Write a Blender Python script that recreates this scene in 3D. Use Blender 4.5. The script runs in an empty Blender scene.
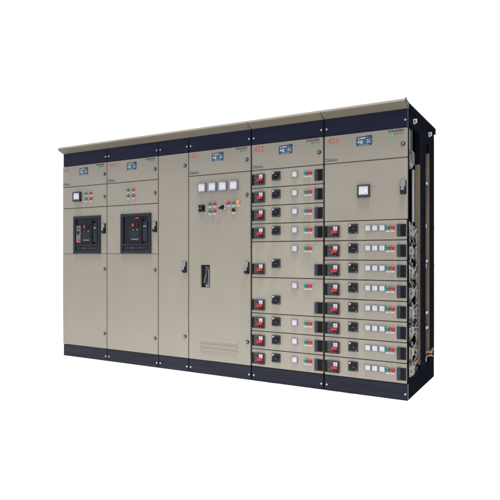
import bpy, bmesh, math, random
from mathutils import Vector, Matrix
random.seed(7)
S = bpy.context.scene
COL = S.collection
R = math.radians

# ------------------------------------------------------------------ materials
def mat(name, col, rough=0.5, spec=0.3, metal=0.0, var=0.0, vscale=6.0, bump=0.0, bscale=600.0, stretch=None, coat=0.0, wave=0.0):
    m = bpy.data.materials.new(name); m.use_nodes = True
    nt = m.node_tree; n = nt.nodes; l = nt.links
    b = n['Principled BSDF']
    b.inputs['Base Color'].default_value = (*col, 1)
    b.inputs['Roughness'].default_value = rough
    b.inputs['Specular IOR Level'].default_value = spec
    b.inputs['Metallic'].default_value = metal
    if coat:
        b.inputs['Coat Weight'].default_value = coat
        b.inputs['Coat Roughness'].default_value = 0.08
    tc = n.new('ShaderNodeTexCoord')
    mp = n.new('ShaderNodeMapping'); l.new(tc.outputs['Object'], mp.inputs['Vector'])
    if stretch: mp.inputs['Scale'].default_value = stretch
    if var:
        # every object gets its own slice of the noise so repeats do not match
        oi = n.new('ShaderNodeObjectInfo')
        cx = n.new('ShaderNodeCombineXYZ'); mu = n.new('ShaderNodeMath'); mu.operation = 'MULTIPLY'; mu.inputs[1].default_value = 17.0
        l.new(oi.outputs['Random'], mu.inputs[0]); l.new(mu.outputs[0], cx.inputs['X']); l.new(mu.outputs[0], cx.inputs['Z'])
        l.new(cx.outputs[0], mp.inputs['Location'])
        t = n.new('ShaderNodeTexNoise'); t.inputs['Scale'].default_value = vscale; t.inputs['Detail'].default_value = 6
        t.inputs['Roughness'].default_value = 0.6
        l.new(mp.outputs[0], t.inputs['Vector'])
        cr = n.new('ShaderNodeValToRGB')
        cr.color_ramp.elements[0].position = 0.3; cr.color_ramp.elements[1].position = 0.7
        cr.color_ramp.elements[0].color = (*[c*(1-var) for c in col], 1)
        cr.color_ramp.elements[1].color = (*[min(1, c*(1+var)) for c in col], 1)
        l.new(t.outputs['Fac'], cr.inputs['Fac']); l.new(cr.outputs['Color'], b.inputs['Base Color'])
        mr = n.new('ShaderNodeMapRange'); mr.inputs['To Min'].default_value = max(0.05, rough-0.1); mr.inputs['To Max'].default_value = min(1, rough+0.1)
        l.new(t.outputs['Fac'], mr.inputs['Value']); l.new(mr.outputs[0], b.inputs['Roughness'])
    if bump:
        t2 = n.new('ShaderNodeTexNoise'); t2.inputs['Scale'].default_value = bscale; t2.inputs['Detail'].default_value = 3
        l.new(tc.outputs['Object'], t2.inputs['Vector'])
        bp = n.new('ShaderNodeBump'); bp.inputs['Strength'].default_value = bump; bp.inputs['Distance'].default_value = 0.001
        l.new(t2.outputs['Fac'], bp.inputs['Height']); l.new(bp.outputs[0], b.inputs['Normal'])
        if wave:                                              # slow waviness of rolled sheet
            t3 = n.new('ShaderNodeTexNoise'); t3.inputs['Scale'].default_value = 3.5; t3.inputs['Detail'].default_value = 1
            l.new(mp.outputs[0], t3.inputs['Vector'])
            b3 = n.new('ShaderNodeBump'); b3.inputs['Strength'].default_value = 1.0; b3.inputs['Distance'].default_value = wave
            l.new(t3.outputs['Fac'], b3.inputs['Height']); l.new(b3.outputs[0], bp.inputs['Normal'])
    return m

M = {}
M['beige'] = mat('beige_powder_coat', (0.171, 0.158, 0.135), 0.33, 0.65, wave=0.006, var=0.04, vscale=3.0, bump=0.12, bscale=350)
M['drawer_beige'] = mat('beige_drawer_paint', (0.195, 0.180, 0.153), 0.35, 0.6, wave=0.004, var=0.04, vscale=7.0, bump=0.12, bscale=350)
M['cornice'] = mat('shaded_cornice_paint', (0.112, 0.103, 0.080), 0.5, 0.15, var=0.04, vscale=4.0, bump=0.1, bscale=300)  # shade on the downward slope is put into this darker tone
M['lit_lip'] = mat('lit_lip_paint', (0.235, 0.22, 0.195), 0.5, 0.2, var=0.05, vscale=5.0)  # light caught by the cornice lip, put in as a paler colour
M['shaded_beige'] = mat('shaded_beige_sheet', (0.130, 0.108, 0.080), 0.6, 0.1, var=0.12, vscale=9.0)  # beige sheet with the shade of the open end put into its colour
M['navy'] = mat('navy_fascia_paint', (0.0072, 0.0090, 0.0235), 0.36, 0.09, var=0.3, vscale=5.0, stretch=(0.4, 1, 7), bump=0.05)
M['plinth'] = mat('plinth_paint', (0.0085, 0.0105, 0.0205), 0.34, 0.11, var=0.45, vscale=4.0, stretch=(0.5, 1, 9), bump=0.06)
M['frame'] = mat('shaded_black_steel', (0.0055, 0.0062, 0.0100), 0.7, 0.0, var=0.25, vscale=8.0)  # black steel, its colour darkened further for shade on the right end
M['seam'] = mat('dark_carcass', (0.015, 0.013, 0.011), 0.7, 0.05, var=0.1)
M['steelblue'] = mat('blue_grey_steel', (0.03, 0.036, 0.055), 0.35, 0.4, var=0.1)
M['galv'] = mat('galvanised_steel', (0.40, 0.41, 0.44), 0.45, 0.4, metal=0.15, var=0.14, vscale=30)
M['chrome'] = mat('chromed_lock', (0.24, 0.245, 0.26), 0.32, 0.5, metal=0.9, var=0.04, vscale=20)
M['black'] = mat('black_plastic', (0.008, 0.008, 0.009), 0.38, 0.12, var=0.15, vscale=20)
M['dark'] = mat('charcoal_plastic', (0.040, 0.044, 0.054), 0.42, 0.12, var=0.1, vscale=20)
M['bluegrip'] = mat('blue_black_plastic', (0.022, 0.026, 0.042), 0.40, 0.12, var=0.1, vscale=20)
M['bezel'] = mat('breaker_bezel_plastic', (0.015, 0.0175, 0.026), 0.42, 0.09, var=0.1, vscale=12)
M['bface'] = mat('breaker_face_plastic', (0.009, 0.011, 0.017), 0.30, 0.12, var=0.16, vscale=16)
M['bmid'] = mat('breaker_grey_plastic', (0.032, 0.037, 0.052), 0.45, 0.28, var=0.1, vscale=20)
M['mark'] = mat('pale_print', (0.12, 0.135, 0.165), 0.6, 0.2)
M['mframe'] = mat('meter_frame_grey', (0.13, 0.135, 0.155), 0.4, 0.35, var=0.06, vscale=20)
M['mframe_dark'] = mat('meter_frame_dark', (0.018, 0.019, 0.03), 0.4, 0.3)
M['mface'] = mat('meter_face_white', (0.44, 0.455, 0.51), 0.25, 0.45, var=0.06, vscale=40, coat=0.4)
M['mprint'] = mat('meter_scale_print', (0.26, 0.26, 0.30), 0.6, 0.2)
M['plate'] = mat('white_label_plate', (0.38, 0.38, 0.41), 0.45, 0.3)
M['trip'] = mat('trip_unit_grey', (0.10, 0.10, 0.10), 0.5, 0.3, var=0.15, vscale=50)
M['red'] = mat('red_lamp_lens', (0.27, 0.004, 0.014), 0.25, 0.25, coat=0.2)
M['redflag'] = mat('red_plastic', (0.32, 0.006, 0.008), 0.4, 0.3)
M['green'] = mat('green_lamp_lens', (0.002, 0.105, 0.088), 0.25, 0.25, coat=0.2)
M['orange'] = mat('orange_lamp_lens', (0.62, 0.17, 0.006), 0.25, 0.25, coat=0.2)
M['num'] = mat('red_number_print', (0.36, 0.035, 0.04), 0.5, 0.2)
M['ink'] = mat('black_print', (0.018, 0.018, 0.026), 0.5, 0.2)
M['greyink'] = mat('grey_print', (0.07, 0.07, 0.08), 0.5, 0.2)
M['logogreen'] = mat('green_print', (0.05, 0.27, 0.06), 0.5, 0.2)
M['lblue'] = mat('label_blue', (0.010, 0.034, 0.085), 0.45, 0.3, var=0.25, vscale=40)
M['lblue2'] = mat('label_mid_blue', (0.020, 0.075, 0.18), 0.45, 0.3)
M['lpale'] = mat('label_pale', (0.28, 0.31, 0.31), 0.5, 0.3)
M['lgrey'] = mat('label_grey_blue', (0.13, 0.19, 0.27), 0.5, 0.3)
M['lyellow'] = mat('label_yellow', (0.38, 0.33, 0.09), 0.5, 0.3)
M['wire'] = mat('pale_cable_sheath', (0.20, 0.195, 0.19), 0.5, 0.2, var=0.4, vscale=30)
M['wiredark'] = mat('dark_cable_sheath', (0.03, 0.03, 0.035), 0.5, 0.3)
M['plug'] = mat('pale_plug_plastic', (0.165, 0.16, 0.155), 0.5, 0.2, var=0.15, vscale=40)
M['copper'] = mat('tarnished_copper', (0.15, 0.05, 0.018), 0.42, 0.5, metal=0.6, var=0.35, vscale=40)

# ------------------------------------------------------------------ mesh helpers
class B:
    """collects shapes into ONE mesh; slots follow the order materials are first used"""
    def __init__(s): s.bm = bmesh.new(); s.mats = []
    def slot(s, m):
        m = M[m] if isinstance(m, str) else m
        if m not in s.mats: s.mats.append(m)
        return s.mats.index(m)
    def merge(s, bm2, m, smooth=False):
        k = s.slot(m)
        for f in bm2.faces: f.material_index = k; f.smooth = smooth
        me = bpy.data.meshes.new('scratch'); bm2.to_mesh(me); bm2.free()
        s.bm.from_mesh(me); bpy.data.meshes.remove(me)
        return s
    def box(s, x0, x1, y0, y1, z0, z1, m, bev=0.0, seg=2, rot=None):
        b = bmesh.new(); bmesh.ops.create_cube(b, size=1)
        for v in b.verts:
            v.co = Vector(((x0+x1)/2 + v.co.x*(x1-x0), (y0+y1)/2 + v.co.y*(y1-y0), (z0+z1)/2 + v.co.z*(z1-z0)))
        if bev: bmesh.ops.bevel(b, geom=list(b.edges), offset=bev, segments=seg, affect='EDGES', profile=0.5)
        if rot:
            axis, ang = rot; c = Vector(((x0+x1)/2, (y0+y1)/2, (z0+z1)/2))
            bmesh.ops.rotate(b, verts=list(b.verts), cent=c, matrix=Matrix.Rotation(ang, 3, axis))
        return s.merge(b, m)
    def cyl(s, x, z, y0, y1, r, m, r2=None, n=24, bev=0.0):      # axis along y, y0 is the front (outer) end
        b = bmesh.new(); r2 = r if r2 is None else r2
        prof = [(0, y1), (r, y1)]
        if bev: prof += [(r2, y0+bev), (r2-bev*0.3, y0+bev*0.3), (r2-bev, y0), (0, y0)]
        else: prof += [(r2, y0), (0, y0)]
        return s.lathe(prof, x, z, m, n, smooth=False)
    def lathe(s, prof, x, z, m, n=24, smooth=True):
        b = bmesh.new(); rings = []
        for (r, y) in prof:
            if r < 1e-6: rings.append([b.verts.new((x, y, z))])
            else: rings.append([b.verts.new((x+r*math.cos(2*math.pi*i/n), y, z+r*math.sin(2*math.pi*i/n))) for i in range(n)])
        for a, c in zip(rings, rings[1:]):
            for i in range(n):
                j = (i+1) % n
                q = [a[i % len(a)], a[j % len(a)], c[j % len(c)], c[i % len(c)]]
                q2 = []
                for v in q:
                    if v not in q2: q2.append(v)
                if len(q2) > 2: b.faces.new(q2)
        bmesh.ops.recalc_face_normals(b, faces=b.faces)
        return s.merge(b, m, smooth)
    def prism(s, pts, axis, a0, a1, m, bev=0.0):                # polygon extruded along an axis
        b = bmesh.new()
        def P(p, t):
            return {'x': (t, p[0], p[1]), 'y': (p[0], t, p[1]), 'z': (p[0], p[1], t)}[axis]
        v0 = [b.verts.new(P(p, a0)) for p in pts]; v1 = [b.verts.new(P(p, a1)) for p in pts]
        n = len(pts)
        b.faces.new(v0); b.faces.new(v1[::-1])
        for i in range(n): b.faces.new((v0[i], v0[(i+1) % n], v1[(i+1) % n], v1[i]))
        bmesh.ops.recalc_face_normals(b, faces=b.faces)
        if bev: bmesh.ops.bevel(b, geom=list(b.edges), offset=bev, segments=2, affect='EDGES')
        return s.merge(b, m)
    def tube(s, pts, r, m, n=8):
        b = bmesh.new(); pts = [Vector(p) for p in pts]
        # smooth the polyline
        sm = []
        for i in range(len(pts)-1):
            p0 = pts[max(i-1, 0)]; p1 = pts[i]; p2 = pts[i+1]; p3 = pts[min(i+2, len(pts)-1)]
            for k in range(5):
                t = k/5
                sm.append(0.5*((2*p1)+(p2-p0)*t+(2*p0-5*p1+4*p2-p3)*t*t+(3*p1-p0-3*p2+p3)*t**3))
        sm.append(pts[-1])
        up = Vector((0.3, 0.5, 0.8)); rings = []
        for i, p in enumerate(sm):
            d = (sm[min(i+1, len(sm)-1)] - sm[max(i-1, 0)])
            if d.length < 1e-9: d = Vector((0, 0, 1))
            d.normalize(); a = (up - up.dot(d)*d)
            if a.length < 1e-4: a = d.orthogonal()
            a.normalize(); c = d.cross(a); up = a
            rings.append([b.verts.new(p + r*(a*math.cos(2*math.pi*j/n)+c*math.sin(2*math.pi*j/n))) for j in range(n)])
        for q, w in zip(rings, rings[1:]):
            for j in range(n): b.faces.new((q[j], q[(j+1) % n], w[(j+1) % n], w[j]))
        b.faces.new(rings[0][::-1]); b.faces.new(rings[-1])
        bmesh.ops.recalc_face_normals(b, faces=b.faces)
        return s.merge(b, m, True)
    def build(s, name, parent=None, loc=(0, 0, 0), label=None):
        me = bpy.data.meshes.new(name); s.bm.to_mesh(me); s.bm.free()
        for m in s.mats: me.materials.append(m)
        o = bpy.data.objects.new(name, me); COL.objects.link(o)
        o.location = loc
        if parent: o.parent = parent
        if label: o['label'] = label
        return o

def panel(x0, x1, z0, z1, t, m, bev=0.0022, holes=()):
    """sheet-metal door, face at y=0, with rectangular openings cut through"""
    p = B(); b = bmesh.new()
    xs = sorted({x0, x1, *[h[0] for h in holes], *[h[1] for h in holes]})
    zs = sorted({z0, z1, *[h[2] for h in holes], *[h[3] for h in holes]})
    V = {}
    def v(x, z):
        if (x, z) not in V: V[(x, z)] = b.verts.new((x, 0, z))
        return V[(x, z)]
    for i in range(len(xs)-1):
        for j in range(len(zs)-1):
            cx, cz = (xs[i]+xs[i+1])/2, (zs[j]+zs[j+1])/2
            if any(h[0] < cx < h[1] and h[2] < cz < h[3] for h in holes): continue
            b.faces.new((v(xs[i], zs[j]), v(xs[i+1], zs[j]), v(xs[i+1], zs[j+1]), v(xs[i], zs[j+1])))
    r = bmesh.ops.extrude_face_region(b, geom=list(b.faces))
    bmesh.ops.translate(b, verts=[g for g in r['geom'] if isinstance(g, bmesh.types.BMVert)], vec=(0, t, 0))
    bmesh.ops.recalc_face_normals(b, faces=b.faces)
    es = [e for e in b.edges if len(e.link_faces) == 2 and e.calc_face_angle(0) > 0.5]
    bmesh.ops.bevel(b, geom=es, offset=bev, segments=2, affect='EDGES')
    return p.merge(b, m)

def text(name, s, w, h, m, parent, x, z, y=-0.0004, shear=0.0, thin=0.0, space=1.08):
    """raised lettering, centred on (x, z), w wide and h tall, facing -y"""
    cu = bpy.data.curves.new('scratch', 'FONT'); cu.body = s; cu.extrude = 0.02; cu.offset = thin; cu.shear = shear
    cu.resolution_u = 3; cu.space_character = space
    o = bpy.data.objects.new('scratch', cu); COL.objects.link(o)
    dg = bpy.context.evaluated_depsgraph_get()
    me = bpy.data.meshes.new_from_object(o.evaluated_get(dg))
    bpy.data.objects.remove(o); bpy.data.curves.remove(cu)
    xs = [v.co.x for v in me.vertices]; ys = [v.co.y for v in me.vertices]
    x0, x1, y0, y1 = min(xs), max(xs), min(ys), max(ys)
    for v in me.vertices:
        c = v.co.copy()
        v.co = Vector(((c.x-(x0+x1)/2)/(x1-x0)*w, -c.z*0.02, (c.y-(y0+y1)/2)/(y1-y0)*h))
    me.materials.clear(); me.materials.append(M[m]); me.name = name
    ob = bpy.data.objects.new(name, me); COL.objects.link(ob); ob.parent = parent; ob.location = (x, y, z)
    return ob

# ------------------------------------------------------------------ fittings (each a sub-part of a door or drawer)
def lock(par, x, z):
    b = B()
    b.lathe([(0, 0.004), (0.0165, 0.001), (0.0165, -0.004), (0.0145, -0.006), (0.0115, -0.006)], x, z, 'black')
    b.lathe([(0.0092, -0.005), (0.0092, -0.009), (0.008, -0.011), (0, -0.011)], x-0.001, z, 'chrome')
    b.box(x-0.007, x+0.005, -0.0125, -0.0105, z-0.0018, z+0.0018, 'black', rot=('Y', R(35)))
    return b.build('lock', par)

def swing_handle(par, x, z):
    b = B()
    b.box(x-0.024, x+0.024, -0.010, 0.002, z-0.053, z+0.053, 'black', 0.005, 3)
    b.box(x-0.019, x+0.019, -0.024, -0.008, z+0.004, z+0.049, 'chrome', 0.005, 3)
    b.box(x-0.017, x+0.017, -0.030, -0.008, z-0.047, z+0.002, 'bezel', 0.005, 3)
    b.lathe([(0.0135, -0.029), (0.0135, -0.033), (0.011, -0.035), (0, -0.035)], x, z-0.010, 'chrome')
    b.box(x-0.002, x+0.002, -0.0365, -0.0345, z-0.017, z-0.003, 'black')
    return b.build('handle', par)

def meter(par, x, z, w, h, dark=False, needle=0.6, depth=0.016, rim=None):
    b = B(); fr = 'mframe_dark' if dark else 'mframe'
    rim = rim or w*0.11
    # bezel ring of four bars
    y0 = -depth
    b.box(x-w/2, x+w/2, y0, 0.002, z+h/2-rim, z+h/2, fr, 0.0015)
    b.box(x-w/2, x+w/2, y0, 0.002, z-h/2, z-h/2+rim*(1.7 if dark else 1.15), fr, 0.0015)
    b.box(x-w/2, x-w/2+rim, y0+0.0005, 0.002, z-h/2+rim*0.5, z+h/2-rim*0.5, fr, 0.0015)
    b.box(x+w/2-rim, x+w/2, y0+0.0005, 0.002, z-h/2+rim*0.5, z+h/2-rim*0.5, fr, 0.0015)
    b.box(x-w/2+rim*0.7, x+w/2-rim*0.7, y0+0.005, 0.001, z-h/2+rim*0.7, z+h/2-rim*0.7, 'mface')
    # printed scale and needle
    yf = y0+0.0046
    iw = w/2-rim*1.5; px, pz = x+iw*0.75, z-h*0.22
    n = 9
    for i in range(n):
        a = R(95 + 80*i/(n-1)); r = iw*1.55
        cx, cz = px+r*math.cos(a), pz+r*math.sin(a)
        b.box(cx-w*0.035, cx+w*0.035, yf-0.0004, yf+0.0006, cz-w*0.011, cz+w*0.011, 'mprint', rot=('Y', -a))
    a = R(95+80*needle); r = iw*1.3
    cx, cz = px+r/2*math.cos(a), pz+r/2*math.sin(a)
    b.box(cx-r/2, cx+r/2, yf-0.001, yf, cz-w*0.007, cz+w*0.007, 'mprint', rot=('Y', -a))
    b.box(x-w*0.2, x+w*0.06, yf-0.0004, yf+0.0006, z-h*0.24, z-h*0.20, 'mprint')
    return b.build('meter', par)

def lamp(par, x, z, colour, r=0.0150, plate=True, pw=0.030):
    b = B()
    b.lathe([(r*1.05, 0.002), (r*1.05, -0.005), (r*0.98, -0.007)], x, z, 'mframe')
    b.lathe([(r*0.98, -0.006), (r*0.97, -0.012), (r*0.86, -0.018), (r*0.6, -0.022), (r*0.3, -0.0235), (0, -0.024)], x, z, colour)
    if plate: b.box(x-pw/2, x+pw/2, -0.003, 0.001, z-r*1.15-0.014, z-r*1.15-0.0005, 'plate', 0.0008)
    return b.build('pilot_lamp', par, label=f'{colour} pilot lamp')

def push_button(par, x, z):
    b = B()
    b.lathe([(0.0165, 0.002), (0.0165, -0.006), (0.0150, -0.008)], x, z, 'mframe_dark')
    b.lathe([(0.0148, -0.007), (0.0148, -0.016), (0.0125, -0.018), (0, -0.0175)], x, z, 'black')
    b.box(x-0.013, x+0.013, -0.003, 0.001, z-0.034, z-0.0185, 'plate', 0.0008)
    return b.build('push_button', par, label='black push button')

def label_plate(par, x, z, w=0.128, h=0.080):
    """blue notice sticker with pale symbols"""
    b = B(); x0, z0 = x-w/2, z-h/2
    def q(u0, u1, v0, v1, m, y=-0.0022, bev=0.0):
        b.box(x0+u0*w, x0+u1*w, y, -0.0005, z0+v0*h, z0+v1*h, m, bev)
    pts = [(0.05, 0.0), (0.14, 0.04), (0.84, 0.04), (0.90, 0.0), (0.98, 0.06), (1.0, 0.35), (0.97, 0.5), (1.0, 0.66), (1.0, 0.96), (0.92, 1.0),
           (0.70, 1.0), (0.66, 0.95), (0.06, 0.93), (0.0, 0.86), (0.0, 0.12)]
    b.prism([(x0+a*w, z0+c*h) for a, c in pts], 'y', -0.0015, 0.001, 'lblue')
    q(0.10, 0.20, 0.66, 0.80, 'lpale'); q(0.24, 0.58, 0.69, 0.83, 'lpale', -0.0024)
    q(0.62, 0.78, 0.76, 0.84, 'lgrey')
    q(0.08, 0.24, 0.28, 0.58, 'lgrey'); q(0.12, 0.20, 0.34, 0.50, 'lyellow', -0.003)
    q(0.26, 0.40, 0.22, 0.56, 'lpale'); q(0.29, 0.36, 0.28, 0.44, 'lyellow', -0.003)
    q(0.43, 0.60, 0.20, 0.62, 'lblue2')
    q(0.63, 0.76, 0.24, 0.46, 'lgrey'); q(0.66, 0.74, 0.50, 0.62, 'lyellow')
    for i in range(9):                                        # open ring symbol on the right
        a = R(60+240*i/8); cx, cz = 0.87+0.065*math.cos(a), 0.46+0.16*math.sin(a)
        q(cx-0.025, cx+0.025, cz-0.04, cz+0.04, 'lpale' if i > 2 else 'lgrey', -0.0026-0.0001*i)
    q(0.12, 0.80, 0.08, 0.15, 'lgrey')
    return b.build('notice_plate', par)

def logo(par, xr, z):
    """maker's mark as it stands at the top right of each label panel"""
    text('maker_lettering', 'Schneider', 0.122, 0.0205, 'ink', par, xr-0.061, z, thin=0.022)
    text('maker_lettering', 'Electric', 0.070, 0.015, 'greyink', par, xr-0.036, z-0.0225)
    b = B()
    cx, cz = xr-0.091, z-0.0325
    for sgn in (1, -1):
        pts = []
        for i in range(20):
            a = 2*math.pi*i/20; ex, ez = 0.0085*math.cos(a), 0.0175*math.sin(a)
            t = R(-38); pts.append((cx+sgn*0.0072+ex*math.cos(t)-ez*math.sin(t), cz+sgn*0.0055+ex*math.sin(t)+ez*math.cos(t)))
        b.prism(pts, 'y', -0.0012-0.0003*sgn, 0.0005, 'logogreen')
    b.prism([(cx-0.006, cz-0.008), (cx-0.001, cz-0.010), (cx+0.007, cz+0.008), (cx+0.002, cz+0.010)], 'y', -0.0022, 0.0003, 'lpale')
    return b.build('maker_emblem', par)

def breaker_window(par, x0, z0, w, h, red_tab, trip):
    b = B(); r = 0.032
    def bar(a0, a1, c0, c1): b.box(a0, a1, -0.016, 0.002, c0, c1, 'bezel', 0.003)
    bar(x0, x0+r, z0, z0+h); bar(x0+w-r*0.85, x0+w, z0, z0+h)
    bar(x0+r-0.003, x0+w-r*0.85+0.003, z0+h-r*0.95, z0+h-0.0015)
    bar(x0+r-0.003, x0+w-r*0.85+0.003, z0+0.0015, z0+0.032)
    b.box(x0+r-0.003, x0+w-r*0.85+0.003, -0.0135, 0.002, z0+0.080, z0+0.100, 'bezel', 0.002)
    b.build('breaker_bezel', par)
    f = B()
    fx0, fx1 = x0+r-0.001, x0+w-r*0.85+0.001
    f.box(fx0, fx1, 0.002, 0.019, z0+0.099, z0+h-r*0.95+0.002, 'bface')
    f.box(fx0, fx1, -0.004, 0.019, z0+0.030, z0+0.0805, 'bface')
    # moulded fields of the breaker front
    f.box(fx0+0.085, fx1-0.105, -0.004, 0.001, z0+0.125, z0+0.232, 'bezel', 0.002)
    for k in range(3):
        f.box(fx0+0.092, fx1-0.112, -0.0052, -0.003, z0+0.160+0.022*k, z0+0.1615+0.022*k, 'bmid')
    f.box(fx0+0.108, fx1-0.135, -0.0055, -0.003, z0+0.137, z0+0.147, 'mark')
    f.box(fx1-0.082, fx1-0.018, -0.010, 0.001, z0+0.118, z0+0.318, 'bezel', 0.003)
    f.box(fx1-0.068, fx1-0.034, -0.0112, -0.009, z0+0.262, z0+0.276, 'mark')
    for k in range(4):
        f.box(fx1-0.066, fx1-0.040-0.004*(k % 2), -0.0112, -0.009, z0+0.150+0.024*k, z0+0.154+0.024*k, 'bmid')
    # marks along the lower strip
    xx = fx0+0.02
    for k, (ww, hh, mm) in enumerate(((.02, .012, 'bmid'), (.012, .016, 'bmid'), (.016, .010, 'bmid'), (.010, .018, 'mark'), (.022, .010, 'bmid'), (.014, .012, 'bmid'), (.026, .014, 'bmid'), (.018, .012, 'bmid'), (.02, .010, 'bmid'))):
        f.box(xx, xx+ww, -0.0052, -0.003, z0+0.055-hh/2, z0+0.055+hh/2, mm); xx += ww+0.016
    f.build('breaker_face', par)
    hd = B(); hx = x0+0.252
    hd.box(hx, hx+0.035, -0.022, 0.004, z0+0.104, z0+0.345, 'black', 0.006, 3)
    hd.box(hx-0.012, hx+0.040, -0.013, 0.003, z0+0.225, z0+0.262, 'black', 0.004)
    hd.build('charging_handle', par)
    for dx, m, lab in ((0.164, 'redflag', 'red'), (0.214, 'black', 'black')):
        pb = B()
        pb.box(x0+dx-0.017, x0+dx+0.017, -0.007, 0.003, z0+0.262, z0+0.303, 'bezel', 0.003)
        pb.lathe([(0.0145, -0.006), (0.0145, -0.013), (0.012, -0.015), (0, -0.015)], x0+dx, z0+0.283, m)
        pb.build('push_button', par, label=f'{lab} push button')
    tabs = B()
    tabs.box(x0+0.152, x0+0.172, -0.0055, 0.002, z0+0.232, z0+0.242, 'lblue2' if trip else 'mark')
    tabs.build('indicator_tab', par)
    tabs = B(); tabs.box(x0+0.206, x0+0.228, -0.0055, 0.002, z0+0.231, z0+0.243, 'mark'); tabs.build('indicator_tab', par)
    if trip:
        t = B(); tx = x0+0.043
        t.box(tx, tx+0.061, -0.012, 0.003, z0+0.115, z0+0.296, 'trip', 0.003)
        t.box(tx+0.010, tx+0.050, -0.0138, -0.011, z0+0.205, z0+0.240, 'black', 0.001)
        t.box(tx+0.008, tx+0.052, -0.0138, -0.011, z0+0.255, z0+0.283, 'bmid', 0.001)
        t.box(tx+0.022, tx+0.050, -0.0145, -0.011, z0+0.124, z0+0.148, 'redflag', 0.001)
        for k in range(3): t.box(tx+0.010+0.015*k, tx+0.019+0.015*k, -0.0138, -0.011, z0+0.165, z0+0.180, 'mark', 0.001)
        t.build('trip_unit', par)
    if red_tab:
        t = B(); t.box(x0+0.198, x0+0.244, -0.014, 0.002, z0+0.346, z0+0.361, 'redflag', 0.002); t.build('warning_tab', par, label='small red tab')

def rotary(name, x, z, par, turn=45, s=0.079, hs=0.077):
    b = B()
    b.box(x-s/2, x+s/2, -0.010, 0.002, z-hs/2, z+hs/2, 'bluegrip', 0.003)
    b.box(x-s/2+0.006, x-s/2+0.022, -0.0116, -0.009, z+hs/2-0.020, z+hs/2-0.005, 'plate', 0.0008)
    b.box(x-s/2+0.007, x-s/2+0.026, -0.0116, -0.009, z-hs/2+0.005, z-hs/2+0.018, 'green', 0.0008)
    b.box(x+s/2-0.020, x+s/2-0.007, -0.0114, -0.009, z-hs/2+0.006, z-hs/2+0.012, 'mframe', 0.0006)
    b.lathe([(0.029, -0.009), (0.029, -0.016), (0.025, -0.019), (0, -0.019)], x, z, 'black')
    b.box(x-0.034, x+0.034, -0.040, -0.017, z-0.0095, z+0.0095, 'black', 0.004, 3, rot=('Y', R(-turn)))
    b.box(x+0.008, x+0.026, -0.0408, -0.0395, z-0.0015, z+0.0015, 'mframe', rot=None)
    return b.build(name, par)

def bolt(par, x, z):
    b = B()
    b.lathe([(0.0075, 0.003), (0.0075, -0.002), (0.006, -0.0045), (0, -0.0055)], x, z, 'galv', 12)
    return b.build('bolt', par)

# ------------------------------------------------------------------ one cabinet shell
TOP, NAVY, SIGN, PL = 2.203, 2.065, 1.838, 0.126
DEPTH = 0.97
def cabinet(x0, w, gl, gr, label, bolts=(True, True), open_right=False):
    r = bpy.data.objects.new('switchgear_cabinet', None); COL.objects.link(r)
    r.empty_display_size = 0.2; r.location = (x0, 0, 0)
    r['label'] = label; r['category'] = 'electrical cabinet'; r['group'] = 'cabinets of the switchgear row'
    # front cornice and roof
    b = B()
    b.prism([(0.020, TOP+0.002), (0.0, TOP+0.002), (-0.066, 2.2345), (-0.069, 2.2360), (-0.069, 2.2450), (0.020, 2.2450)], 'x', 0.0003 if gl < 0.005 else gl, w-(0.0003 if gr < 0.005 else gr), 'cornice')
    b.build('cornice', r)
    e0, e1 = 0.0003 if gl < 0.005 else gl, w-(0.0003 if gr < 0.005 else gr)
    b = B(); b.prism([(-0.0705, 2.2454), (-0.0705, 2.2610), (-0.067, 2.2635), (0.020, 2.2635), (0.020, 2.2454)], 'x', e0, e1, 'lit_lip'); b.build('cornice_lip', r)
    b = B(); b.box(0.001, w-0.001, 0.0215, DEPTH+0.075, TOP+0.003, 2.2585, 'frame'); b.build('roof', r)
    # fascia band
    b = B(); b.box(gl, w-gr, 0.003, 0.021, NAVY+0.002, TOP, 'navy', 0.0015); fa = b.build('fascia', r)
    # plinth
    b = B(); b.box(gl, w-gr, 0.004, 0.026, 0.0, PL-0.002, 'plinth', 0.002)
    b.box(gl+0.001, w-0.0015, 0.0262, DEPTH, 0.0, PL-0.003, 'frame')
    pb = b.build('plinth', r)
    for k, xx in enumerate((gl+0.018, w-gr-0.018)):
        if bolts[k]:
            o = bolt(fa, xx, 2.122); o.location = (0, 0.003, 0)
            o = bolt(pb, xx, 0.048); o.location = (0, 0.004, 0)
    if not open_right:
        b = B(); b.box(0.0012, w-0.0012, 0.0235, DEPTH, PL, TOP, 'seam'); b.build('carcass', r)
    return r

def door(r, x0, x1, z0, z1, holes=(), m='beige', g=0.0028, tight=()):
    return panel(x0, x1, z0+(0.0014 if 'foot' in tight else g), z1-(0.0014 if 'head' in tight else g), 0.020, m, holes=holes).build('door', r)

def sign_panel(r, x0, x1, number, nx, bx, lw, lockx, nw=0.088, nh=0.045):
    d = door(r, x0, x1, SIGN, NAVY)
    text('number_lettering', number, nw, nh, 'num', d, nx, 2.022, thin=-0.004, space=1.16)
    text('name_lettering', 'Okken', 0.104, 0.030, 'ink', d, x0+0.058, 1.869, thin=0.004, space=1.15)
    label_plate(d, bx, 1.995)
    logo(d, lw, 2.047)
    lock(d, lockx, 1.941)
    return d

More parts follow.
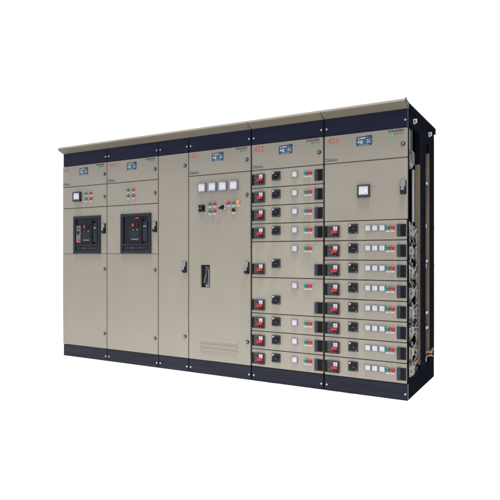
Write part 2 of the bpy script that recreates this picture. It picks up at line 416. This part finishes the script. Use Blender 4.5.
# cabinet 441 -----------------------------------------------------
W1, W2, W3, W4, W5, W6 = 0.655, 0.680, 0.365, 0.679, 0.682, 0.675
X1 = 0.0; X2 = 0.655; X3 = 1.335; X4 = 1.700; X5 = 2.379; X6 = 3.061
def breaker_cabinet(X, W, gl, gr, label, number, meter_on, fx, lx, hx, bx, nx, nw, bolts, l0=0.0):
    r = cabinet(X, W, gl, gr, label, bolts)
    a, c = gl+l0, W-gr
    sign_panel(r, a, c, number, nx, bx, W-0.035, lx, nw, 0.038)
    d = door(r, a, c, 1.605, SIGN)
    if meter_on: meter(d, 0.229, 1.725, 0.108, 0.100, dark=True, needle=0.45, depth=0.028)
    gx = fx
    for zz in (1.755, 1.694):
        lamp(d, gx, zz, 'green', 0.0150); lamp(d, gx+0.069, zz, 'red', 0.0155)
    lock(d, lx, 1.709)
    wx = bx-0.145 if meter_on else bx-0.140
    d = door(r, a, c, 1.113, 1.605, holes=[(wx+0.018, wx+0.376, 1.132, 1.498)], tight=('foot',))
    breaker_window(d, bx-0.145 if meter_on else bx-0.140, 1.116, 0.394, 0.399, not meter_on, meter_on)
    swing_handle(d, hx, 1.376)
    d = door(r, a, c, PL, 1.113, tight=('head',))
    lock(d, lx, 0.955); lock(d, lx, 0.285)
    return r
breaker_cabinet(X1, W1, 0.003, 0.0035, 'beige cabinet at the far left end with one dark square meter over its breaker window',
                '441', True, 0.358, 0.622, 0.616, 0.318, 0.060, 0.086, (False, True), l0=-0.006)
breaker_cabinet(X2, W2, 0.0035, 0.004, 'beige cabinet marked 441-1 with a red tab in its breaker window and no meter',
                '441-1', False, 0.295, 0.641, 0.642, 0.339, 0.101, 0.120, (True, True))

# plain cable cabinet ----------------------------------------------
r = cabinet(X3, W3, 0.004, 0.004, 'narrowest beige cabinet with one plain full-height door, a handle and two locks')
d = door(r, 0.004, W3-0.004, PL, NAVY)
lock(d, 0.324, 1.944); lock(d, 0.324, 0.332); swing_handle(d, 0.321, 0.985)

# cabinet 421 -------------------------------------------------------
r = cabinet(X4, W4, 0.004, 0.006, 'wide beige cabinet marked 421 with four white meters in a row above three vent slots')
sign_panel(r, 0.004, W4-0.007, '421', 0.071, 0.327, 0.642, 0.635, 0.078, 0.044)
HOLE = (0.140, 0.241, 0.801, 1.009)
d = door(r, 0.004, W4-0.007, PL, SIGN, holes=[HOLE])
for k, (mx, nd) in enumerate(((0.157, .35), (0.272, .5), (0.386, .62), (0.501, .42))): meter(d, mx, 1.722, 0.088, 0.087, needle=nd, depth=0.020)
# black cross-shaped selector
b = B()
b.box(0.120, 0.188, -0.006, 0.002, 1.500, 1.563, 'black', 0.004)
for ang in (45, -45): b.box(0.115, 0.193, -0.024, -0.004-0.0006*(ang > 0), 1.5225, 1.5405, 'black', 0.004, 2, rot=('Y', R(ang)))
b.box(0.149, 0.159, -0.0255, -0.0235, 1.5265, 1.5365, 'mframe', 0.001)
b.build('selector_switch', d, label='black cross-shaped selector switch')
for xx, zz, cc in ((0.244, 1.568, 'green'), (0.296, 1.568, 'red'), (0.246, 1.502, 'green'), (0.298, 1.502, 'red'), (0.446, 1.568, 'red'), (0.498, 1.568, 'green'), (0.549, 1.568, 'orange')):
    lamp(d, xx, zz, cc, 0.0172)
push_button(d, 0.499, 1.502)
b = B()
b.box(0.355, 0.416, -0.004, 0.002, 1.507, 1.562, 'mframe', 0.002)
b.box(0.361, 0.410, -0.0055, -0.003, 1.513, 1.556, 'plate', 0.001)
b.lathe([(0.021, -0.005), (0.020, -0.014), (0.017, -0.016), (0, -0.016)], 0.382, 1.532, 'black')
b.box(0.352, 0.412, -0.036, -0.014, 1.525, 1.541, 'black', 0.005, 3, rot=('Y', R(-28)))
b.build('selector_switch', d, label='silver selector switch with a black lever')
swing_handle(d, 0.637, 0.986)
lock(d, 0.636, 1.631); lock(d, 0.642, 0.334)
for k, zz in enumerate((0.313, 0.273, 0.232)):
    b = B(); b.prism([(0.001, zz+0.011), (-0.0015, zz+0.010), (-0.0075, zz-0.0055), (-0.0075, zz-0.0075), (0.001, zz-0.010)], 'x', 0.136, 0.543, 'beige', 0.001)
    b.build('vent_louvre', d)
# operating mechanism seen in the cut-out
b = B()
hx0, hx1, hz0, hz1 = HOLE
b.box(hx0-0.006, hx1+0.006, 0.0205, 0.0225, hz0-0.006, hz1+0.006, 'black')
b.box(hx0+0.048, hx1-0.006, 0.006, 0.0206, hz0+0.010, hz1-0.012, 'dark', 0.002)
b.box(hx0+0.068, hx0+0.078, -0.002, 0.007, hz0+0.050, hz0+0.155, 'black', 0.002)
b.box(hx0+0.082, hx0+0.090, 0.000, 0.007, hz0+0.030, hz0+0.165, 'mframe', 0.001)
b.tube([(hx0+0.056, 0.003, hz0+0.120), (hx0+0.046, 0.000, hz0+0.080), (hx0+0.036, 0.002, hz0+0.040)], 0.004, 'mframe')
b.box(hx0+0.052, hx0+0.094, 0.001, 0.008, hz0+0.004, hz0+0.026, 'mark', 0.002)
b.box(hx0+0.055, hx0+0.092, 0.002, 0.009, hz1-0.030, hz1-0.016, 'bmid', 0.002)
b.build('operating_mechanism', d)

# ------------------------------------------------------------------ withdrawable drawers
P = 0.1555
def make_drawer(r, w, units, meters, lamps, knobx, tray=True):
    """origin at the lower left front corner of the drawer; controls sit in its lowest unit, meters in its top unit"""
    H = P*units; g = 0.0030
    d = panel(0.008, w-0.007, g, H-g, 0.018, 'drawer_beige').build('drawer', r)
    zc = 0.0725
    # breaker operating block
    b = B()
    b.box(0.008, 0.040, -0.012, 0.002, zc-0.047, zc+0.047, 'black', 0.002)
    for k in range(3): b.box(0.012+0.009*k, 0.0165+0.009*k, -0.0155, -0.011, zc-0.043, zc+0.043, 'black', 0.001)
    b.box(0.038, 0.137, -0.018, 0.002, zc-0.047, zc+0.048, 'dark', 0.003)
    b.box(0.044, 0.084, -0.0195, -0.017, zc-0.036, zc-0.032, 'bezel'); b.box(0.044, 0.080, -0.0195, -0.017, zc-0.004, zc+0.000, 'bezel')
    b.box(0.044, 0.080, -0.0195, -0.017, zc+0.026, zc+0.030, 'bezel')
    b.box(0.088, 0.132, -0.0195, -0.017, zc-0.041, zc+0.042, 'black', 0.001)
    b.box(0.0895, 0.1235, -0.021, -0.018, zc+0.008, zc+0.040, 'plate', 0.001)
    b.box(0.093, 0.1205, -0.0214, -0.0205, zc+0.022, zc+0.0245, 'mframe'); b.box(0.1055, 0.108, -0.0216, -0.0205, zc+0.010, zc+0.038, 'mframe')
    b.box(0.072, 0.125, -0.034, -0.018, zc-0.014, zc+0.006, 'redflag', 0.004)
    b.box(0.102, 0.114, -0.0225, -0.018, zc-0.038, zc-0.030, 'redflag', 0.001)
    b.build('breaker_block', d)
    rotary('rotary_switch', knobx, zc+(0.020 if units == 1 else 0.050), d)
    zt = H - P + 0.094
    for k, (mx, ms) in enumerate(meters): meter(d, mx, zt, ms, ms, needle=0.35+0.13*k, depth=0.012, rim=ms*0.10)
    for lx, cc in lamps: lamp(d, lx, zt+0.002, cc, 0.0170, pw=0.031)
    # pull grip at the right end
    b = B()
    b.box(w-0.077, w-0.048, -0.016, 0.002, zc-0.047, zc+0.047, 'bluegrip', 0.003)
    b.box(w-0.048, w-0.009, -0.006, 0.002, zc-0.047, zc+0.047, 'black', 0.0015)
    for k in range(3): b.box(w-0.043+0.012*k, w-0.037+0.012*k, -0.014, -0.004, zc-0.043, zc+0.043, 'black', 0.0015)
    b.build('pull_grip', d)
    if tray:
        b = B(); b.box(0.05, w-0.09, 0.0185, 0.40, 0.012, H-0.012, 'seam', 0.002); b.build('tray', d)
    return d
def copy_drawer(src, r, z):
    c = src.copy(); COL.objects.link(c); c.parent = r; c.location = (0, 0, z)
    for ch in list(src.children):
        k = ch.copy(); COL.objects.link(k); k.parent = c
    return c

r5 = cabinet(X5, W5, 0.006, 0.006, 'beige cabinet marked 422 holding nine drawers, two of them double height')
sign_panel(r5, 0.007, W5-0.007, '422', 0.078, 0.336, 0.649, 0.642, 0.092, 0.048)
m5 = [(0.421, 0.054)]; l5 = [(0.526, 'green'), (0.562, 'red')]
single = make_drawer(r5, W5, 1, m5, l5, 0.248, tray=False)
double = make_drawer(r5, W5, 2, m5, l5, 0.248, tray=False)
heights = [1, 1, 1, 1, 2, 2, 1, 1, 1]; z = SIGN; first = {1: single, 2: double}; used = set()
for n in heights:
    z -= P*n
    if n not in used: first[n].location = (0, 0, z); used.add(n)
    else: copy_drawer(first[n], r5, z)

r6 = cabinet(X6, W6, 0.006, 0.0, 'beige cabinet marked 423 at the open right end, eight drawers under one meter', open_right=True)
sign_panel(r6, 0.007, W6-0.003, '423', 0.080, 0.339, 0.650, 0.641, 0.086, 0.047)
Z6 = 1.3705
d = door(r6, 0.007, W6-0.003, Z6, SIGN)
meter(d, 0.336, 1.600, 0.099, 0.099, dark=True, needle=0.5, depth=0.018, rim=0.012)
swing_handle(d, 0.643, 1.612)
m6 = [(0.369, 0.049), (0.425, 0.049), (0.482, 0.049)]; l6 = [(0.525, 'green'), (0.562, 'red')]
dr = make_drawer(r6, W6-0.001, 1, m6, l6, 0.250)
for k in range(8):
    z = Z6 - P*(k+1)
    if k == 0: dr.location = (0, 0, z)
    else: copy_drawer(dr, r6, z)

# open right-hand end of the last cabinet: sheets, posts, beams ------
w = W6
def part(name, boxes, r=r6):
    b = B()
    for q in boxes: b.box(*q[:6], q[6], q[7] if len(q) > 7 else 0.0)
    return b.build(name, r)
part('partition', [(0.002, 0.006, 0.0235, DEPTH-0.004, PL, TOP, 'shaded_beige')])
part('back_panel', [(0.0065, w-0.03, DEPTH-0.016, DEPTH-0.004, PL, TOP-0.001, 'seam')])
part('corner_post', [(w-0.046, w-0.0005, 0.0235, 0.050, PL+0.001, TOP-0.001, 'frame', 0.002)])
part('corner_post', [(w-0.050, w-0.001, 0.775, DEPTH-0.0005, PL+0.001, TOP-0.001, 'frame', 0.002)])
part('middle_post', [(w-0.045, w-0.001, 0.423, 0.630, PL+0.001, TOP-0.001, 'frame', 0.002)])
part('top_beam', [(w-0.028, w-0.003, 0.0505, 0.4225, 2.100, TOP-0.002, 'frame', 0.002)])
part('top_beam', [(w-0.028, w-0.003, 0.6305, 0.7745, 2.06, TOP-0.002, 'frame', 0.002)])
part('bottom_beam', [(w-0.028, w-0.003, 0.0505, 0.4225, PL+0.001, 0.158, 'frame', 0.002)])
part('bottom_beam', [(w-0.028, w-0.003, 0.6305, 0.7745, PL+0.001, 0.165, 'frame', 0.002)])
# front-facing flanges of the posts
part('post_flange', [(w-0.043, w-0.002, 0.4195, 0.4225, 0.20, 1.842, 'shaded_beige', 0.001)])
part('post_flange', [(w-0.036, w-0.002, 0.7705, 0.7745, 0.225, 1.99, 'shaded_beige', 0.001)])
part('steel_strip', [(w-0.062, w-0.047, 0.395, 0.4185, 1.37, 1.80, 'galv', 0.001)])
part('side_shield', [(w-0.150, w-0.066, 0.30, 0.304, 1.36, 2.10, 'steelblue', 0.001), (w-0.034, w-0.030, 0.12, 0.26, 1.925, 2.098, 'steelblue', 0.001), (w-0.029, w-0.024, 0.235, 0.252, 1.93, 2.098, 'bmid', 0.001)])
# punched mounting rails on the posts and short cross members between them
for yy, x_ in ((0.600, w-0.001), (0.945, w-0.0005), (0.440, w-0.001)):
    b = B(); b.box(x_, x_+0.003, yy-0.011, yy+0.011, 0.19, 2.14, 'frame', 0.0008)
    for q in range(48): b.box(x_+0.0026, x_+0.0034, yy-0.005, yy+0.005, 0.21+0.04*q, 0.228+0.04*q, 'seam')
    b.build('mounting_rail', r6)
for zz in (1.045, 1.715, 0.60, 0.47):
    b = B(); b.box(w-0.022, w-0.006, 0.6305, 0.768, zz-0.010, zz+0.010, 'steelblue' if zz > 0.7 else 'mframe', 0.002)
    b.box(w-0.007, w-0.003, 0.66, 0.70, zz-0.006, zz+0.014, 'galv', 0.002); b.build('cross_member', r6)
# bracket plates where the ties bolt on
for rear, zz in ((0, 2.147), (1, 2.150), (0, 1.338), (1, 1.349), (0, 1.008), (1, 1.006), (1, 0.205)):
    b = B()
    if zz > 2: xa, xb, yy = w-0.0025, w+0.027, (0.185, 0.735)[rear]     # lug standing out from the top beam
    else: xa, xb, yy = w-0.028, w+0.003, (0.056, 0.636)[rear]           # lug set between the posts
    b.box(xa, xb, yy, yy+0.005, zz-0.018, zz+0.016, 'galv', 0.0015)
    b.box(xa+0.0005, xa+0.005, yy+0.0045, yy+0.045, zz-0.0175, zz+0.0155, 'galv', 0.001)
    b.lathe([(0.0075, yy+0.001), (0.0075, yy-0.004), (0.006, yy-0.006), (0, yy-0.006)], (xa+xb)/2, zz-0.001, 'bmid', 6)
    b.build('tie_bracket', r6)
for zz in (1.345, 1.007):
    b = B(); b.box(w-0.006, w+0.002, DEPTH-0.014, DEPTH+0.006, zz-0.022, zz+0.018, 'galv', 0.003)
    b.build('tie_bracket', r6)
# ribbed terminal block with a slanted foot
b = B()
b.prism([(0.128, 1.910), (0.255, 1.918), (0.262, 1.830), (0.190, 1.775), (0.128, 1.800)], 'x', w-0.034, w-0.012, 'mframe', 0.002)
for k in range(6): b.box(w-0.013, w-0.004, 0.150, 0.245, 1.822+0.0155*k, 1.829+0.0155*k, 'trip', 0.001, rot=('X', R(-12)))
b.box(w-0.013, w-0.008, 0.132, 0.165, 1.885, 1.902, 'black')
b.build('terminal_block', r6)
# copper bar ends at the foot of the rear bay
b = B()
b.tube([(w-0.030, 0.62, 0.245), (w-0.012, 0.70, 0.262), (w+0.004, 0.78, 0.250), (w+0.006, 0.87, 0.268)], 0.010, 'copper')
b.tube([(w-0.030, 0.64, 0.215), (w-0.006, 0.72, 0.225), (w+0.005, 0.80, 0.222), (w+0.004, 0.85, 0.205)], 0.009, 'copper')
b.box(w-0.010, w+0.010, 0.80, 0.855, 0.232, 0.262, 'copper', 0.004)
b.box(w-0.040, w-0.014, 0.24, 0.38, 0.228, 0.246, 'copper', 0.004)
b.build('copper_bar', r6)
# plug connectors and loose wiring, one lot behind each drawer
rng = random.Random(11)
for k in range(8):
    zb = Z6 - P*(k+1)
    j = lambda s: rng.uniform(-s, s)
    b = B()
    b.box(w-0.030, w-0.006, 0.085, 0.205, zb+0.050+j(.008), zb+0.098+j(.008), 'plug', 0.004)
    b.box(w-0.028, w-0.004, 0.150+j(.02), 0.235+j(.01), zb+0.030+j(.01), zb+0.062+j(.006), 'plug', 0.004, rot=('X', R(25+j(15))))
    b.box(w-0.020, w-0.003, 0.075, 0.100, zb+0.030+j(.012), zb+0.110+j(.012), 'mframe', 0.002)
    b.box(w-0.0065, w-0.002, 0.115, 0.150, zb+0.060, zb+0.088, 'dark', 0.001)
    b.box(w-0.030, w-0.010, 0.165, 0.215, zb+0.102+j(.006), zb+0.138, 'dark', 0.003)
    e1, e2, e3 = zb+0.058+j(.012), zb+0.078+j(.012), zb+0.112+j(.022)
    b.prism([(0.20, e1), (0.29+j(.02), e2), (0.37+j(.03), e3), (0.385, e3+0.010), (0.30, e2+0.011), (0.20, e1+0.024)], 'x', w-0.020, w-0.012, 'plug', 0.001)
    b.build('plug_connector', r6)
    b = B()
    for q in range(7 + (k > 2)*3):
        y0 = 0.10+rng.random()*0.10; z0 = zb+0.03+rng.random()*0.09; xo = w-0.004-rng.random()*0.022
        pts = [(xo, y0, z0)]
        n = rng.randint(3, 5)
        for i in range(n):
            y0 = min(0.36, max(0.07, y0+j(0.10))); z0 = max(0.165, z0-rng.random()*0.055+0.012)
            pts.append((w-0.003-rng.random()*0.026, y0, z0))
        b.tube(pts, rng.uniform(0.0026, 0.0045), rng.choice(['wire', 'wire', 'wire', 'plug', 'wiredark']), 6)
    for q in range(4):                                          # darker leads and a fixing clip against the post flange
        ya, za = 0.17+0.05*q+j(.02), zb+0.10+j(.04)
        b.tube([(w-0.030, ya, za), (w-0.026+j(.004), ya+0.05, za-0.05+j(.02)), (w-0.022, min(0.40, ya+0.10+j(.03)), za-0.02+j(.04)), (w-0.030, 0.405, za-0.10+j(.03))], 0.0042, ['wiredark', 'wiredark', 'mframe', 'wire'][q], 6)
    b.box(w-0.036, w-0.014, 0.408, 0.4185, zb+0.070+j(.03), zb+0.102+j(.02), 'dark', 0.002)
    b.build('wiring', r6)
b = B()
for q in range(5):                                              # main loom running down behind the plugs
    pts = []
    for i in range(16): pts.append((w-0.034-0.004*q+rng.uniform(-.004, .004), 0.19+0.022*q+rng.uniform(-.02, .02), 1.33-i*0.077))
    b.tube(pts, 0.0055, ['wire', 'wiredark', 'plug', 'wire', 'wiredark'][q], 6)
b.build('cable_loom', r6)

# upstanding end lug of the cornice at the open end
b = B(); b.prism([(-0.071, 2.232), (-0.072, 2.270), (-0.060, 2.274), (-0.030, 2.262), (0.02, 2.259), (0.02, 2.206), (0.0, 2.205)], 'x', w+0.0005, w+0.005, 'dark', 0.001)
b.build('end_cap', r6)
# painted sheet closing the left end of the row
r1 = [o for o in COL.objects if o.name == 'switchgear_cabinet'][0]
b = B(); b.box(-0.0075, 0.0005, 0.0215, DEPTH-0.002, PL+0.001, TOP-0.001, 'beige', 0.001); b.box(-0.0055, 0.0, 0.0045, 0.0212, PL+0.001, NAVY-0.004, 'beige', 0.001); b.build('side_panel', r1)

# ------------------------------------------------------------------ floor
b = B()
M['floor'] = mat('white_studio_floor', (0.92, 0.912, 0.893), 0.7, 0.15, var=0.004, vscale=1.5)
b.box(-60, 60, -60, 60, -0.05, -0.0005, 'floor')
fl = b.build('floor'); fl['kind'] = 'structure'; fl['label'] = 'seamless white studio floor'

# ------------------------------------------------------------------ light
# white studio all round, and two added spots out of view whitening the floor
wd = bpy.data.worlds.new('World'); S.world = wd; wd.use_nodes = True
bg = wd.node_tree.nodes['Background']; bg.inputs['Color'].default_value = (1.0, 1.0, 1.0, 1); bg.inputs['Strength'].default_value = 1.15
for lx, lp in ((-0.5, 4300), (4.3, 4900)):
    sd = bpy.data.lights.new('floor_fill_spot', 'SPOT'); sd.energy = lp; sd.spot_size = R(60); sd.spot_blend = 0.85; sd.shadow_soft_size = 1.0; sd.color = (1.0, 0.965, 0.92)  # added for floor bounce and to fill the row's shadow
    so = bpy.data.objects.new('floor_fill_spot', sd); COL.objects.link(so)
    so.location = (lx, -1.25, 9.0)

# ------------------------------------------------------------------ camera
cd = bpy.data.cameras.new('camera'); co = bpy.data.objects.new('camera', cd); COL.objects.link(co)
cd.sensor_width = 36; cd.lens = 542.7/500*36; cd.shift_y = 0.010; cd.clip_end = 500
S.cycles.pixel_filter_type = 'BLACKMAN_HARRIS'; S.cycles.filter_width = 1.8
co.location = (4.751, -4.130, 1.100); co.rotation_euler = (R(90), 0, R(30))
S.camera = co
S.render.resolution_x = 1024; S.render.resolution_y = 1024
S.view_settings.view_transform = 'Standard'; S.view_settings.look = 'None'; S.view_settings.exposure = 0; S.view_settings.gamma = 1
